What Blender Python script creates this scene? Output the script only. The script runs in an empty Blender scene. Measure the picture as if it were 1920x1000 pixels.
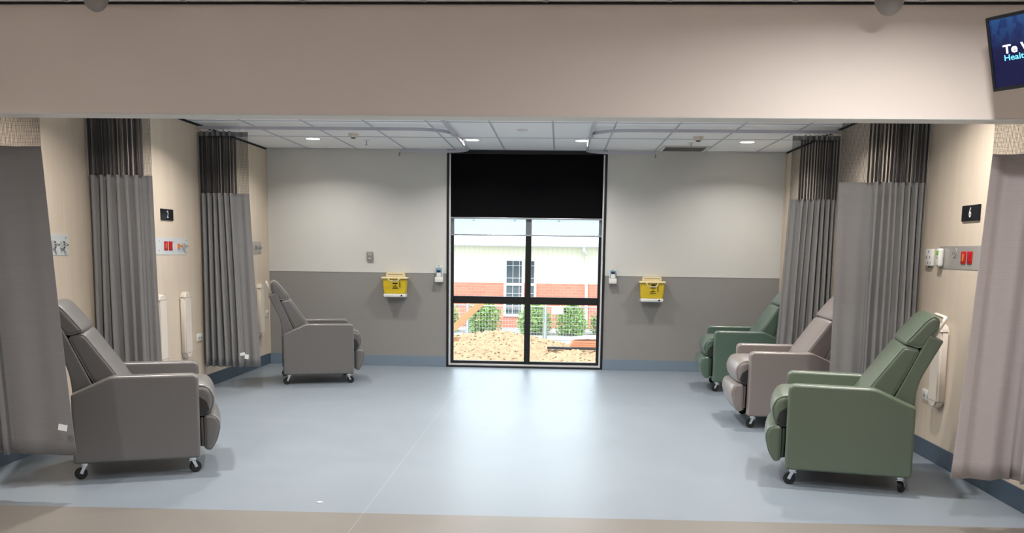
import bpy, bmesh, math, random
from mathutils import Vector, Matrix, noise
random.seed(7)
C = bpy.context.scene
PI = math.pi
R = math.radians

# ------------------------------------------------------------------ camera
CAM_POS = (0.0959, -11.3171, 1.4415)
F_PX, YAW, PITCH, ROLL, PY = 1719.856, R(2.887), R(7.558), R(0.788), 699.563
cam = bpy.data.cameras.new('camera')
camo = bpy.data.objects.new('camera', cam)
C.collection.objects.link(camo)
cam.sensor_fit = 'HORIZONTAL'
cam.sensor_width = 36.0
cam.lens = F_PX / 1920 * 36.0
cam.shift_y = (PY - 500) / 1920
cam.clip_start = 0.05
cam.clip_end = 300
fw = Vector((-math.sin(YAW), math.cos(YAW), 0))
rt = Vector((math.cos(YAW), math.sin(YAW), 0))
up = Vector((0, 0, 1))
Fv = fw * math.cos(PITCH) - up * math.sin(PITCH)
Uv = up * math.cos(PITCH) + fw * math.sin(PITCH)
R2 = rt * math.cos(ROLL) + Uv * math.sin(ROLL)
U2 = Uv * math.cos(ROLL) - rt * math.sin(ROLL)
camo.matrix_world = Matrix(((R2.x, U2.x, -Fv.x, CAM_POS[0]), (R2.y, U2.y, -Fv.y, CAM_POS[1]),
                            (R2.z, U2.z, -Fv.z, CAM_POS[2]), (0, 0, 0, 1)))
C.camera = camo

# ------------------------------------------------------------------ light and exposure
C.view_settings.view_transform = 'Standard'
C.view_settings.look = 'None'
C.view_settings.gamma = 1.0
C.view_settings.use_curve_mapping = False
C.view_settings.exposure = 0.2
SKY_STRENGTH = 4.2
SUN_STRENGTH = 3.2
BAY_W = 25.0          # each downlight in the treatment bays
HALL_W = 22.0         # corridor downlights
W = bpy.data.worlds.new('World')
C.world = W
W.use_nodes = True
bg = W.node_tree.nodes['Background']
bg.inputs['Color'].default_value = (0.80, 0.90, 1.0, 1)
bg.inputs['Strength'].default_value = SKY_STRENGTH
sun = bpy.data.lights.new('sun', 'SUN')
sun.energy = SUN_STRENGTH
sun.angle = R(8)
sun.color = (1.0, 0.96, 0.90)
suno = bpy.data.objects.new('sun', sun)
C.collection.objects.link(suno)
suno.rotation_euler = (R(38), 0, R(-25))
por = bpy.data.lights.new('window_portal', 'AREA')
por.shape = 'RECTANGLE'
por.size, por.size_y = 1.9, 2.6
por.cycles.is_portal = True
poro = bpy.data.objects.new('window_portal', por)
C.collection.objects.link(poro)
poro.location = (-0.33, 0.3, 1.32)
poro.rotation_euler = (R(-90), 0, 0)

# ------------------------------------------------------------------ room numbers
XL, XR = -3.529, 2.764
HC = 2.655
YB = -6.48            # back face of the bulkhead
YF = -6.62            # front face of the bulkhead
ZB = 2.11             # underside of the bulkhead
YEND = -14.0
WX0, WX1 = -1.299, 0.642   # window opening

# ------------------------------------------------------------------ materials
def srgb(r, g, b):
    f = lambda c: (c / 255) / 12.92 if c / 255 <= 0.04045 else (((c / 255) + 0.055) / 1.055) ** 2.4
    return (f(r), f(g), f(b), 1)

def nt(name):
    m = bpy.data.materials.new(name)
    m.use_nodes = True
    return m, m.node_tree, m.node_tree.nodes['Principled BSDF']

def N(t, kind, **kw):
    n = t.nodes.new(kind)
    for k, v in kw.items():
        setattr(n, k, v)
    return n

def lk(t, a, b):
    t.links.new(a, b)

def mth(t, op, a, b=None, c=None):
    n = N(t, 'ShaderNodeMath', operation=op)
    for i, v in enumerate((a, b, c)):
        if v is None:
            continue
        if isinstance(v, (int, float)):
            n.inputs[i].default_value = v
        else:
            lk(t, v, n.inputs[i])
    return n.outputs[0]

def mixc(t, f, a, b):
    n = N(t, 'ShaderNodeMix', data_type='RGBA')
    for s, v in ((n.inputs[0], f), (n.inputs[6], a), (n.inputs[7], b)):
        if hasattr(v, 'links'):
            lk(t, v, s)
        elif isinstance(v, (int, float)):
            s.default_value = v
        else:
            s.default_value = v
    return n.outputs[2]

def noise_fac(t, scale, detail=3, sc=(1, 1, 1), coord='Object'):
    tc = N(t, 'ShaderNodeTexCoord')
    mp = N(t, 'ShaderNodeMapping')
    mp.inputs['Scale'].default_value = sc
    lk(t, tc.outputs[coord], mp.inputs[0])
    n = N(t, 'ShaderNodeTexNoise')
    n.inputs['Scale'].default_value = scale
    n.inputs['Detail'].default_value = detail
    lk(t, mp.outputs[0], n.inputs['Vector'])
    return n.outputs['Fac']

def simple(name, col, rough=0.5, metal=0.0, var=0.06, nscale=12, bump=0.0, bscale=200, sc=(1, 1, 1), spec=0.5):
    m, t, p = nt(name)
    a = tuple(max(0, c * (1 - var)) for c in col[:3]) + (1,)
    b = tuple(min(1, c * (1 + var)) for c in col[:3]) + (1,)
    lk(t, mixc(t, noise_fac(t, nscale, 4, sc), a, b), p.inputs['Base Color'])
    p.inputs['Roughness'].default_value = rough
    p.inputs['Metallic'].default_value = metal
    p.inputs['Specular IOR Level'].default_value = spec
    if bump:
        bn = N(t, 'ShaderNodeBump')
        bn.inputs['Strength'].default_value = bump
        bn.inputs['Distance'].default_value = 0.002
        lk(t, noise_fac(t, bscale, 3), bn.inputs['Height'])
        lk(t, bn.outputs[0], p.inputs['Normal'])
    return m

def emis(name, col, s):
    m, t, p = nt(name)
    p.inputs['Base Color'].default_value = col
    p.inputs['Emission Color'].default_value = col
    p.inputs['Emission Strength'].default_value = s
    return m

def mat_floor():
    m, t, p = nt('vinyl_floor')
    g = N(t, 'ShaderNodeNewGeometry')
    s = N(t, 'ShaderNodeSeparateXYZ')
    lk(t, g.outputs['Position'], s.inputs[0])
    n = noise_fac(t, 3, 6)
    n2 = noise_fac(t, 260, 2)
    blue = mixc(t, n, srgb(117, 127, 137), srgb(125, 135, 145))
    blue = mixc(t, mth(t, 'MULTIPLY', n2, 0.25), blue, srgb(137, 147, 156))
    beige = mixc(t, n, srgb(115, 110, 105), srgb(123, 118, 112))
    beige = mixc(t, mth(t, 'MULTIPLY', n2, 0.3), beige, srgb(108, 102, 97))
    isb = mth(t, 'GREATER_THAN', mth(t, 'ADD', s.outputs[1], mth(t, 'MULTIPLY', s.outputs[0], -0.02)), -6.44)
    col = mixc(t, isb, beige, blue)
    # weld seams between vinyl sheets
    d = None
    for x0 in (-0.96,):
        e = mth(t, 'LESS_THAN', mth(t, 'ABSOLUTE', mth(t, 'SUBTRACT', s.outputs[0], x0)), 0.002)
        d = e if d is None else mth(t, 'MAXIMUM', d, e)
    col = mixc(t, mth(t, 'MULTIPLY', d, 0.24), col, srgb(205, 214, 222))
    lk(t, col, p.inputs['Base Color'])
    lk(t, mth(t, 'ADD', mth(t, 'MULTIPLY', n, 0.1), 0.34), p.inputs['Roughness'])
    return m

def mat_wood():
    m, t, p = nt('oak_laminate')
    n1 = noise_fac(t, 9, 5, (1, 1, 0.08))
    n2 = noise_fac(t, 90, 4, (1, 1, 0.04))
    c = mixc(t, n1, srgb(202, 187, 169), srgb(222, 209, 191))
    c = mixc(t, mth(t, 'MULTIPLY', n2, 0.5), c, srgb(186, 171, 154))
    lk(t, c, p.inputs['Base Color'])
    p.inputs['Roughness'].default_value = 0.45
    return m

def mat_fabric(name, col):
    m, t, p = nt(name)
    uv = N(t, 'ShaderNodeUVMap')
    s = N(t, 'ShaderNodeSeparateXYZ')
    lk(t, uv.outputs[0], s.inputs[0])
    w = mth(t, 'ADD', mth(t, 'MULTIPLY', mth(t, 'SINE', mth(t, 'MULTIPLY', s.outputs[1], 2 * PI / 0.012)), 0.5), 0.5)
    w2 = mth(t, 'ADD', mth(t, 'MULTIPLY', mth(t, 'SINE', mth(t, 'MULTIPLY', s.outputs[0], 2 * PI / 0.018)), 0.5), 0.5)
    k = mth(t, 'MULTIPLY', w, mth(t, 'ADD', mth(t, 'MULTIPLY', w2, 0.15), 0.85))
    dark = tuple(c * 0.95 for c in col[:3]) + (1,)
    lite = tuple(c * 1.05 for c in col[:3]) + (1,)
    lk(t, mixc(t, k, dark, lite), p.inputs['Base Color'])
    p.inputs['Roughness'].default_value = 0.85
    p.inputs['Sheen Weight'].default_value = 0.2
    b = N(t, 'ShaderNodeBump')
    b.inputs['Strength'].default_value = 0.25
    b.inputs['Distance'].default_value = 0.001
    lk(t, k, b.inputs['Height'])
    lk(t, b.outputs[0], p.inputs['Normal'])
    return m

def mat_net():
    m, t, p = nt('curtain_net')
    uv = N(t, 'ShaderNodeUVMap')
    s = N(t, 'ShaderNodeSeparateXYZ')
    lk(t, uv.outputs[0], s.inputs[0])
    pitch = 0.0065
    fu = mth(t, 'FRACT', mth(t, 'DIVIDE', s.outputs[0], pitch))
    fv = mth(t, 'FRACT', mth(t, 'DIVIDE', s.outputs[1], pitch))
    a = mth(t, 'MAXIMUM', mth(t, 'LESS_THAN', fu, 0.40), mth(t, 'LESS_THAN', fv, 0.22))
    p.inputs['Base Color'].default_value = srgb(48, 48, 54)
    p.inputs['Roughness'].default_value = 0.8
    tr = N(t, 'ShaderNodeBsdfTransparent')
    mx = N(t, 'ShaderNodeMixShader')
    lk(t, a, mx.inputs[0])
    lk(t, tr.outputs[0], mx.inputs[1])
    lk(t, p.outputs[0], mx.inputs[2])
    lk(t, mx.outputs[0], t.nodes['Material Output'].inputs[0])
    return m

def mat_glass():
    m, t, p = nt('window_glass')
    tr = N(t, 'ShaderNodeBsdfTransparent')
    tr.inputs[0].default_value = (0.96, 0.98, 0.97, 1)
    gl = N(t, 'ShaderNodeBsdfGlossy')
    gl.inputs['Roughness'].default_value = 0.02
    fr = N(t, 'ShaderNodeFresnel')
    fr.inputs[0].default_value = 1.45
    mx = N(t, 'ShaderNodeMixShader')
    lk(t, mth(t, 'MULTIPLY', fr.outputs[0], 0.7), mx.inputs[0])
    lk(t, tr.outputs[0], mx.inputs[1])
    lk(t, gl.outputs[0], mx.inputs[2])
    lk(t, mx.outputs[0], t.nodes['Material Output'].inputs[0])
    return m

def mat_sheer():
    m, t, p = nt('sheer_blind_cloth')
    p.inputs['Base Color'].default_value = srgb(168, 172, 176)
    p.inputs['Roughness'].default_value = 0.9
    tr = N(t, 'ShaderNodeBsdfTransparent')
    tr.inputs[0].default_value = (0.84, 0.87, 0.90, 1)
    mx = N(t, 'ShaderNodeMixShader')
    mx.inputs[0].default_value = 0.3
    lk(t, tr.outputs[0], mx.inputs[1])
    lk(t, p.outputs[0], mx.inputs[2])
    lk(t, mx.outputs[0], t.nodes['Material Output'].inputs[0])
    return m

def mat_brick():
    m, t, p = nt('red_brick')
    tc = N(t, 'ShaderNodeTexCoord')
    mp = N(t, 'ShaderNodeMapping')
    mp.inputs['Rotation'].default_value = (R(90), 0, 0)
    lk(t, tc.outputs['Object'], mp.inputs[0])
    b = N(t, 'ShaderNodeTexBrick')
    b.inputs['Scale'].default_value = 1
    b.inputs['Brick Width'].default_value = 0.24
    b.inputs['Row Height'].default_value = 0.086
    b.inputs['Mortar Size'].default_value = 0.008
    b.inputs['Color1'].default_value = srgb(198, 118, 98)
    b.inputs['Color2'].default_value = srgb(188, 108, 90)
    b.inputs['Mortar'].default_value = srgb(196, 132, 114)
    lk(t, mp.outputs[0], b.inputs[0])
    lk(t, b.outputs[0], p.inputs['Base Color'])
    p.inputs['Roughness'].default_value = 0.9
    return m

def mat_cladding():
    m, t, p = nt('cream_cladding')
    g = N(t, 'ShaderNodeNewGeometry')
    s = N(t, 'ShaderNodeSeparateXYZ')
    lk(t, g.outputs['Position'], s.inputs[0])
    f = mth(t, 'FRACT', mth(t, 'DIVIDE', s.outputs[0], 0.15))
    c = mixc(t, mth(t, 'LESS_THAN', f, 0.16), srgb(222, 218, 196), srgb(213, 209, 189))
    lk(t, c, p.inputs['Base Color'])
    p.inputs['Roughness'].default_value = 0.8
    return m

def mat_ceiling():
    m, t, p = nt('ceiling_tile')
    n = noise_fac(t, 180, 3)
    c = mixc(t, n, srgb(240, 241, 243), srgb(248, 249, 250))
    lk(t, c, p.inputs['Base Color'])
    p.inputs['Roughness'].default_value = 0.9
    return m

def mat_screen():
    m, t, p = nt('television_picture')
    tc = N(t, 'ShaderNodeTexCoord')
    s = N(t, 'ShaderNodeSeparateXYZ')
    lk(t, tc.outputs['Generated'], s.inputs[0])
    n = noise_fac(t, 40, 4, (1, 1, 0.35))
    top = mth(t, 'MULTIPLY', mth(t, 'SMOOTH_MIN', mth(t, 'MAXIMUM', mth(t, 'SUBTRACT', mth(t, 'MULTIPLY', s.outputs[2], 2.2), 1.2), 0), 1, 0.1), 1.0)
    pat = mth(t, 'MULTIPLY', top, mth(t, 'GREATER_THAN', n, 0.5))
    col = mixc(t, top, srgb(2, 8, 62), srgb(14, 52, 108))
    col = mixc(t, mth(t, 'MULTIPLY', pat, 0.35), col, srgb(46, 104, 158))
    lk(t, col, p.inputs['Emission Color'])
    p.inputs['Emission Strength'].default_value = 0.9
    p.inputs['Base Color'].default_value = (0.002, 0.002, 0.006, 1)
    p.inputs['Roughness'].default_value = 0.3
    return m

def upholstery(name, col):
    m = simple(name, col, 0.4, var=0.03, bump=0.12, bscale=500)
    p = m.node_tree.nodes['Principled BSDF']
    p.inputs['Coat Weight'].default_value = 0.7
    p.inputs['Coat Roughness'].default_value = 0.32
    return m

M = dict(
    floor=mat_floor(), wood=mat_wood(), net=mat_net(), glass=mat_glass(), sheer=mat_sheer(), brick=mat_brick(),
    cladding=mat_cladding(), ceiling=mat_ceiling(), screen=mat_screen(),
    upper=simple('cream_wall_paint', srgb(206, 206, 202), 0.7, var=0.02, nscale=5),
    lower=simple('taupe_wall_vinyl', srgb(142, 140, 138), 0.5, var=0.03, nscale=6),
    cove=simple('blue_skirting_vinyl', srgb(118, 134, 150), 0.45, var=0.03),
    cove_dark=simple('dark_blue_skirting_vinyl', srgb(66, 82, 98), 0.45, var=0.03),
    beige=simple('beige_paint', srgb(222, 212, 205), 0.6, var=0.02, nscale=4),
    white=simple('white_paint', srgb(214, 214, 210), 0.6, var=0.01),
    grid=simple('ceiling_grid_metal', srgb(180, 186, 194), 0.5, var=0.02),
    black_gap=simple('black_shadow_gap', srgb(14, 14, 16), 0.8),
    frame=simple('black_aluminium', srgb(16, 16, 18), 0.4, var=0.05),
    blind=simple('black_blind_cloth', srgb(6, 6, 9), 0.95, var=0.1, nscale=60, spec=.15),
    channel=simple('bright_channel_aluminium', srgb(222, 224, 228), 0.35, 0.1, var=0.02),
    alu=simple('brushed_aluminium', srgb(176, 178, 184), 0.35, 0.6, var=0.04),
    track=simple('track_aluminium', srgb(190, 190, 202), 0.4, 0.1, var=0.03),
    steel=simple('stainless_steel', srgb(176, 172, 167), 0.35, 0.3, var=0.08, nscale=8),
    steel_pale=simple('pale_outlet_metal', srgb(206, 210, 212), 0.4, 0.15, var=0.03),
    chrome=simple('chrome', srgb(210, 212, 215), 0.15, 1.0, var=0.02),
    rubber=simple('black_rubber', srgb(18, 18, 20), 0.5),
    plastic_black=simple('black_plastic', srgb(14, 16, 22), 0.35),
    plastic_white=simple('white_plastic', srgb(224, 224, 220), 0.4, var=0.02),
    plastic_cream=simple('cream_plastic', srgb(214, 205, 194), 0.45, var=0.02),
    plastic_grey=simple('grey_plastic', srgb(142, 138, 136), 0.5, var=0.02),
    plastic_red=simple('red_plastic', srgb(178, 18, 28), 0.35, var=0.04),
    plastic_amber=simple('amber_plastic', srgb(206, 122, 52), 0.35, var=0.04),
    plastic_green=simple('green_plastic', srgb(120, 190, 60), 0.4, var=0.04),
    yellow=simple('yellow_plastic', srgb(226, 196, 44), 0.35, var=0.04),
    lidcream=simple('pale_yellow_plastic', srgb(228, 212, 168), 0.4, var=0.02),
    bottle=simple('bottle_blue_plastic', srgb(128, 158, 176), 0.15, var=0.05),
    label_blue=simple('dark_blue_label', srgb(22, 56, 84), 0.4),
    signtext=simple('white_lettering', srgb(232, 234, 236), 0.5, var=0.0),
    paper=simple('white_care_label', srgb(228, 230, 232), 0.7),
    shaded_fold=simple('shaded_fold_vinyl', srgb(40, 40, 40), 0.5),  # seat vinyl fold lying in shade, the shade put into its colour
    vinyl_taupe=upholstery('taupe_upholstery', srgb(98, 96, 95)),
    vinyl_rose=upholstery('rose_taupe_upholstery', srgb(126, 117, 114)),
    vinyl_green=upholstery('sage_green_upholstery', srgb(84, 97, 80)),
    vinyl_green_shaded=upholstery('shaded_green_upholstery', srgb(76, 98, 84)),  # same green vinyl as the near chair, lighting difference put into the colour
    fabric=mat_fabric('grey_curtain_fabric', srgb(122, 121, 122)),
    fabric_lit=mat_fabric('lit_grey_curtain_fabric', srgb(166, 158, 158)),  # same grey cloth, warm corridor light mixed into its colour
    lens=emis('downlight_lens', (1.0, 0.96, 0.88, 1), 14.0),
    lettering_white=emis('screen_white_lettering', (0.85, 0.9, 1, 1), 1.0),
    lettering_cyan=emis('screen_cyan_lettering', (0.12, 0.55, 0.85, 1), 1.0),
    roof=simple('pale_grey_roof_metal', srgb(184, 190, 196), 0.6, var=0.05, nscale=2),
    outwhite=simple('outdoor_white_paint', srgb(206, 208, 206), 0.6, var=0.02),
    concrete=simple('pale_concrete', srgb(150, 150, 149), 0.9, var=0.08, nscale=1.5),
    dirt=simple('sandy_soil', srgb(150, 122, 94), 0.95, var=0.4, nscale=9),
    leaf=simple('shrub_leaf', srgb(126, 154, 84), 0.6, var=0.4, nscale=7),
    twig=simple('brown_twig', srgb(92, 72, 52), 0.9),
    galv=simple('galvanised_steel', srgb(166, 170, 170), 0.5, 0.5, var=0.04),
    timber=simple('raw_timber', srgb(178, 128, 88), 0.8, var=0.12, nscale=5, sc=(1, 8, 8)),
    orange_board=simple('orange_board', srgb(176, 112, 78), 0.8, var=0.08),
    darkglass=simple('dark_pane', srgb(70, 78, 84), 0.1, var=0.1, nscale=2),
    tarp=simple('white_sheeting', srgb(214, 214, 214), 0.5, var=0.04),
    bark=simple('mulch_fragment', srgb(104, 82, 60), 0.95, var=0.3),
)

# ------------------------------------------------------------------ object helpers
def link(o):
    C.collection.objects.link(o)
    return o

def thing(name, label, cat, loc=(0, 0, 0), rotz=0.0, group=None):
    o = link(bpy.data.objects.new(name, None))
    o.location = loc
    o.rotation_euler = (0, 0, rotz)
    o.empty_display_size = 0.1
    o['label'] = label
    o['category'] = cat
    if group:
        o['group'] = group
    return o

def tag(o, label, cat, group=None, kind=None):
    o['label'] = label
    o['category'] = cat
    if group:
        o['group'] = group
    if kind:
        o['kind'] = kind
    return o

def rootof(p):
    while p is not None and p.parent is not None:
        p = p.parent
    return p

def obj(name, bm, mat, parent=None, world=False, smooth=35, label=None, uv=None):
    """one mesh object; world=True: the bmesh holds world coordinates of an unrotated thing"""
    if parent is not None and world:
        bm.transform(Matrix.Translation(-Vector(rootof(parent).location)))
    bmesh.ops.recalc_face_normals(bm, faces=bm.faces)
    me = bpy.data.meshes.new(name)
    bm.to_mesh(me)
    bm.free()
    mats = mat if isinstance(mat, (list, tuple)) else [mat]
    for q in mats:
        me.materials.append(q)
    if smooth:
        for f in me.polygons:
            f.use_smooth = len(f.vertices) <= 4
        me.set_sharp_from_angle(angle=R(smooth))
    o = link(bpy.data.objects.new(name, me))
    if parent is not None:
        o.parent = parent
    if label:
        o['label'] = label
    return o

def struct(name, bm, mat, parent=None, smooth=30):
    o = obj(name, bm, mat, parent, smooth=smooth)
    if parent is None:
        o['kind'] = 'structure'
    return o

def dup_tree(root, loc, rotz=None, label=None):
    r = link(root.copy())
    r.location = loc
    if rotz is not None:
        r.rotation_euler = (0, 0, rotz)
    if label:
        r['label'] = label
    def rec(src, dst):
        for ch in list(src.children):
            c = link(ch.copy())
            c.parent = dst
            rec(ch, c)
    rec(root, r)
    return r

def box(bm, x0, x1, y0, y1, z0, z1, bevel=0.0, seg=2, mi=0):
    r = bmesh.ops.create_cube(bm, size=1.0)
    vs = r['verts']
    for v in vs:
        v.co = Vector(((x0 + x1) / 2 + v.co.x * (x1 - x0), (y0 + y1) / 2 + v.co.y * (y1 - y0), (z0 + z1) / 2 + v.co.z * (z1 - z0)))
    fs = set(f for v in vs for f in v.link_faces)
    for f in fs:
        f.material_index = mi
    if bevel > 0:
        es = list(set(e for v in vs for e in v.link_edges))
        bmesh.ops.bevel(bm, geom=es, offset=bevel, segments=seg, affect='EDGES', profile=0.5)
    return bm

def cyl(bm, p0, p1, r0, r1=None, seg=20, mi=0):
    r1 = r0 if r1 is None else r1
    p0, p1 = Vector(p0), Vector(p1)
    d = p1 - p0
    m = Matrix.Translation((p0 + p1) / 2) @ d.to_track_quat('Z', 'Y').to_matrix().to_4x4()
    r = bmesh.ops.create_cone(bm, cap_ends=True, segments=seg, radius1=r0, radius2=r1, depth=d.length, matrix=m)
    for f in set(f for v in r['verts'] for f in v.link_faces):
        f.material_index = mi
    return bm

def tube(bm, pts, r, seg=8, closed=False, sx=1.0, sz=1.0):
    """sweep a circle along points"""
    pts = [Vector(p) for p in pts]
    n = len(pts)
    rings = []
    prev = None
    for i, p in enumerate(pts):
        a = pts[i - 1] if (i > 0 or closed) else p
        b = pts[(i + 1) % n] if (i < n - 1 or closed) else p
        d = (b - a).normalized()
        if prev is None:
            ref = Vector((0, 0, 1)) if abs(d.z) < 0.9 else Vector((1, 0, 0))
            u = d.cross(ref).normalized()
        else:
            u = (prev - d * prev.dot(d)).normalized()
        prev = u
        w = d.cross(u)
        rings.append([bm.verts.new(p + (u * math.cos(t) * sx + w * math.sin(t) * sz) * r) for t in (2 * PI * k / seg for k in range(seg))])
    m = n if closed else n - 1
    for i in range(m):
        A, B = rings[i], rings[(i + 1) % n]
        for k in range(seg):
            bm.faces.new((A[k], A[(k + 1) % seg], B[(k + 1) % seg], B[k]))
    if not closed:
        bm.faces.new(rings[0])
        bm.faces.new(rings[-1])
    return bm

def fillet(pts, rad, seg=4):
    out = []
    n = len(pts)
    for i in range(n):
        p = Vector(pts[i])
        a = Vector(pts[i - 1])
        b = Vector(pts[(i + 1) % n])
        r = rad[i] if isinstance(rad, (list, tuple)) else rad
        r = max(r, 1e-4)
        u = (a - p)
        v = (b - p)
        d = min(r, u.length * 0.45, v.length * 0.45)
        p0 = p + u.normalized() * d
        p1 = p + v.normalized() * d
        for k in range(seg + 1):
            t = k / seg
            out.append(p0 * (1 - t) ** 2 + p * 2 * t * (1 - t) + p1 * t * t)
    return out

def inset2(pts, d):
    n = len(pts)
    area = sum(pts[i].x * pts[(i + 1) % n].y - pts[(i + 1) % n].x * pts[i].y for i in range(n))
    s = 1 if area > 0 else -1
    out = []
    for i in range(n):
        e1 = (pts[i] - pts[i - 1])
        e2 = (pts[(i + 1) % n] - pts[i])
        n1 = Vector((-e1.y, e1.x)).normalized() * s
        n2 = Vector((-e2.y, e2.x)).normalized() * s
        m = (n1 + n2)
        m = m.normalized() if m.length > 1e-6 else n1
        k = max(0.5, m.dot(n1))
        out.append(pts[i] + m * d / k)
    return out

class Profile(list):
    pass

def offset_profile(prof, d):
    if not isinstance(prof, Profile):
        return inset2(prof, d)
    q = inset2(prof.raw, d)
    n = len(q)
    rad = []
    for i in range(n):
        a = (prof.raw[i] - prof.raw[i - 1]).normalized()
        c = (prof.raw[(i + 1) % n] - prof.raw[i]).normalized()
        turn = a.angle(c)
        rad.append(max(.0015, prof.rad[i] - d * math.tan(turn / 2)))
    return fillet(q, rad, prof.seg)

def loft(bm, prof, y0, y1, r=0.02, seg=4, crown=0.0, mid=1):
    """prof in (x,z), swept along y with rounded rims and a soft crown"""
    secs = [(y0, r + .006)]
    for i in range(seg + 1):
        a = i / seg * PI / 2
        secs.append((y0 + r * (1 - math.cos(a)), r * (1 - math.sin(a))))
    inner = [(y0 + r + (y1 - y0 - 2 * r) * k / (mid + 1), 0.0) for k in range(1, mid + 1)]
    tail = [(y1 - (y - y0), d) for y, d in reversed(secs)]
    allsec = secs + inner + tail
    half = (y1 - y0) / 2
    ym = (y0 + y1) / 2
    rings = []
    for y, d in allsec:
        c = crown * (1 - ((y - ym) / half) ** 2)
        q = offset_profile(prof, d - c)
        rings.append([bm.verts.new((p.x, y, p.y)) for p in q])
    n = len(prof)
    for A, B in zip(rings, rings[1:]):
        for k in range(n):
            bm.faces.new((A[k], A[(k + 1) % n], B[(k + 1) % n], B[k]))
    bm.faces.new(rings[0])
    bm.faces.new(list(reversed(rings[-1])))
    return bm

def prism(bm, poly, axis, a0, a1, mi=0):
    """poly 2D extruded along axis ('x': (y,z), 'y': (x,z), 'z': (x,y))"""
    def mk(p, a):
        return {'x': (a, p[0], p[1]), 'y': (p[0], a, p[1]), 'z': (p[0], p[1], a)}[axis]
    A = [bm.verts.new(mk(p, a0)) for p in poly]
    B = [bm.verts.new(mk(p, a1)) for p in poly]
    n = len(poly)
    fs = [bm.faces.new(A), bm.faces.new(list(reversed(B)))]
    for k in range(n):
        fs.append(bm.faces.new((A[k], A[(k + 1) % n], B[(k + 1) % n], B[k])))
    for f in fs:
        f.material_index = mi
    return bm

def new():
    return bmesh.new()

def lettering(name, body, size, mat, parent, mw, align='LEFT', extrude=0.001, offset=0.0, sx=1.0, label=None):
    """text turned into a mesh; mw = matrix in the space of the thing"""
    cu = bpy.data.curves.new(name, 'FONT')
    cu.body = body
    cu.size = size
    cu.align_x = align
    cu.align_y = 'CENTER'
    cu.extrude = extrude
    cu.offset = offset
    t = link(bpy.data.objects.new(name + '_tmp', cu))
    dg = bpy.context.evaluated_depsgraph_get()
    me = bpy.data.meshes.new_from_object(t.evaluated_get(dg))
    bpy.data.objects.remove(t)
    me.transform(mw @ Matrix.Diagonal((sx, 1, 1, 1)))
    me.materials.clear()
    me.materials.append(mat)
    o = link(bpy.data.objects.new(name, me))
    o.parent = parent
    if label:
        o['label'] = label
    return o

def basis(right, upv, origin):
    right, upv = Vector(right).normalized(), Vector(upv).normalized()
    n = right.cross(upv)
    return Matrix(((right.x, upv.x, n.x, origin[0]), (right.y, upv.y, n.y, origin[1]), (right.z, upv.z, n.z, origin[2]), (0, 0, 0, 1)))

# ------------------------------------------------------------------ the room
b = new(); box(b, -3.9, 3.2, YEND - .2, 0.2, -0.12, 0.0)
struct('floor', b, M['floor'])
b = new(); box(b, -3.9, 3.2, YEND - .2, 0.2, HC, HC + 0.1)
struct('ceiling', b, M['ceiling'])

b = new()                                   # back wall in four blocks round the window, upper paint and lower vinyl
DZ = 1.162
for x0, x1 in ((XL - .2, WX0), (WX1, XR + .2)):
    box(b, x0, x1, 0, 0.2, 0, DZ, mi=1)
    box(b, x0, x1, 0, 0.2, DZ, HC, mi=0)
struct('wall_back', b, [M['upper'], M['lower']])
b = new()
for x0, x1 in ((XL, WX0), (WX1, XR)):
    box(b, x0, x1, -0.006, 0.0, 0.002, 0.13)
struct('baseboard_back', b, M['cove'])
b = new()
for x0, x1 in ((XL, WX0), (WX1, XR)):
    box(b, x0, x1, -0.004, 0.0, DZ - .004, DZ + .004)
struct('trim_1', b, M['upper'])

for side, x0, x1, s in (('left', XL - .2, XL, 1), ('right', XR, XR + .2, -1)):
    b = new(); box(b, x0, x1, YF, 0.0, 0, HC)
    struct('wall_' + side, b, M['wood'])
    b = new(); box(b, x0, x1, YEND, YF, 0, HC)
    struct('wall_corridor_' + side, b, M['beige'])
    xi = x1 if s == 1 else x0
    b = new(); box(b, min(xi, xi + s * .008), max(xi, xi + s * .008), YEND, 0, 0.002, 0.13)
    struct('baseboard_' + side, b, M['cove_dark'])
    b = new(); box(b, min(xi, xi + s * .006), max(xi, xi + s * .006), YB, 0, HC - .022, HC)
    struct('trim_' + ('2' if side == 'left' else '3'), b, M['black_gap'])
    b = new(); box(b, min(xi, xi + s * .012), max(xi, xi + s * .012), -0.02, 0, 0.13, HC - .022)
    struct('trim_' + ('4' if side == 'left' else '5'), b, M['wood'])
b = new(); box(b, XL - .2, XR + .2, YEND - .2, YEND, 0, HC)
struct('wall_front', b, M['beige'])

b = new()
box(b, XL, XR, YF, YB, ZB + .002, HC)
struct('wall_bulkhead', b, M['beige'])
b = new()
box(b, XL, XR, YF - .002, YB + .002, ZB - .004, ZB + .004, 0.002, 1)
struct('trim_6', b, M['white'])
b = new()
box(b, XL, XR, YF - .012, YF, HC - .012, HC - .003)
struct('trim_7', b, M['black_gap'])

b = new()                                   # T-bar ceiling grid
z0 = HC - .004
for k in range(-5, 5):
    box(b, k * .6 - .009, k * .6 + .009, YB, 0, z0, HC)
    box(b, k * .6 - .012, k * .6 + .012, YEND, YF, z0, HC)
y = -1.2
while y > YEND:
    if not (YF - .05 < y < YB + .05):
        box(b, XL, XR, y - .007, y + .007, z0 - .0005, HC)
    y -= 1.2
box(b, XL, XR, -.02, 0, z0, HC)
struct('trim_8', b, M['grid'])
b = new()                                   # painted margin of the ceiling along the bulkhead
box(b, XL, XR, YB, YB + .10, HC - .007, HC)
struct('trim_9', b, M['white'])

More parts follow.
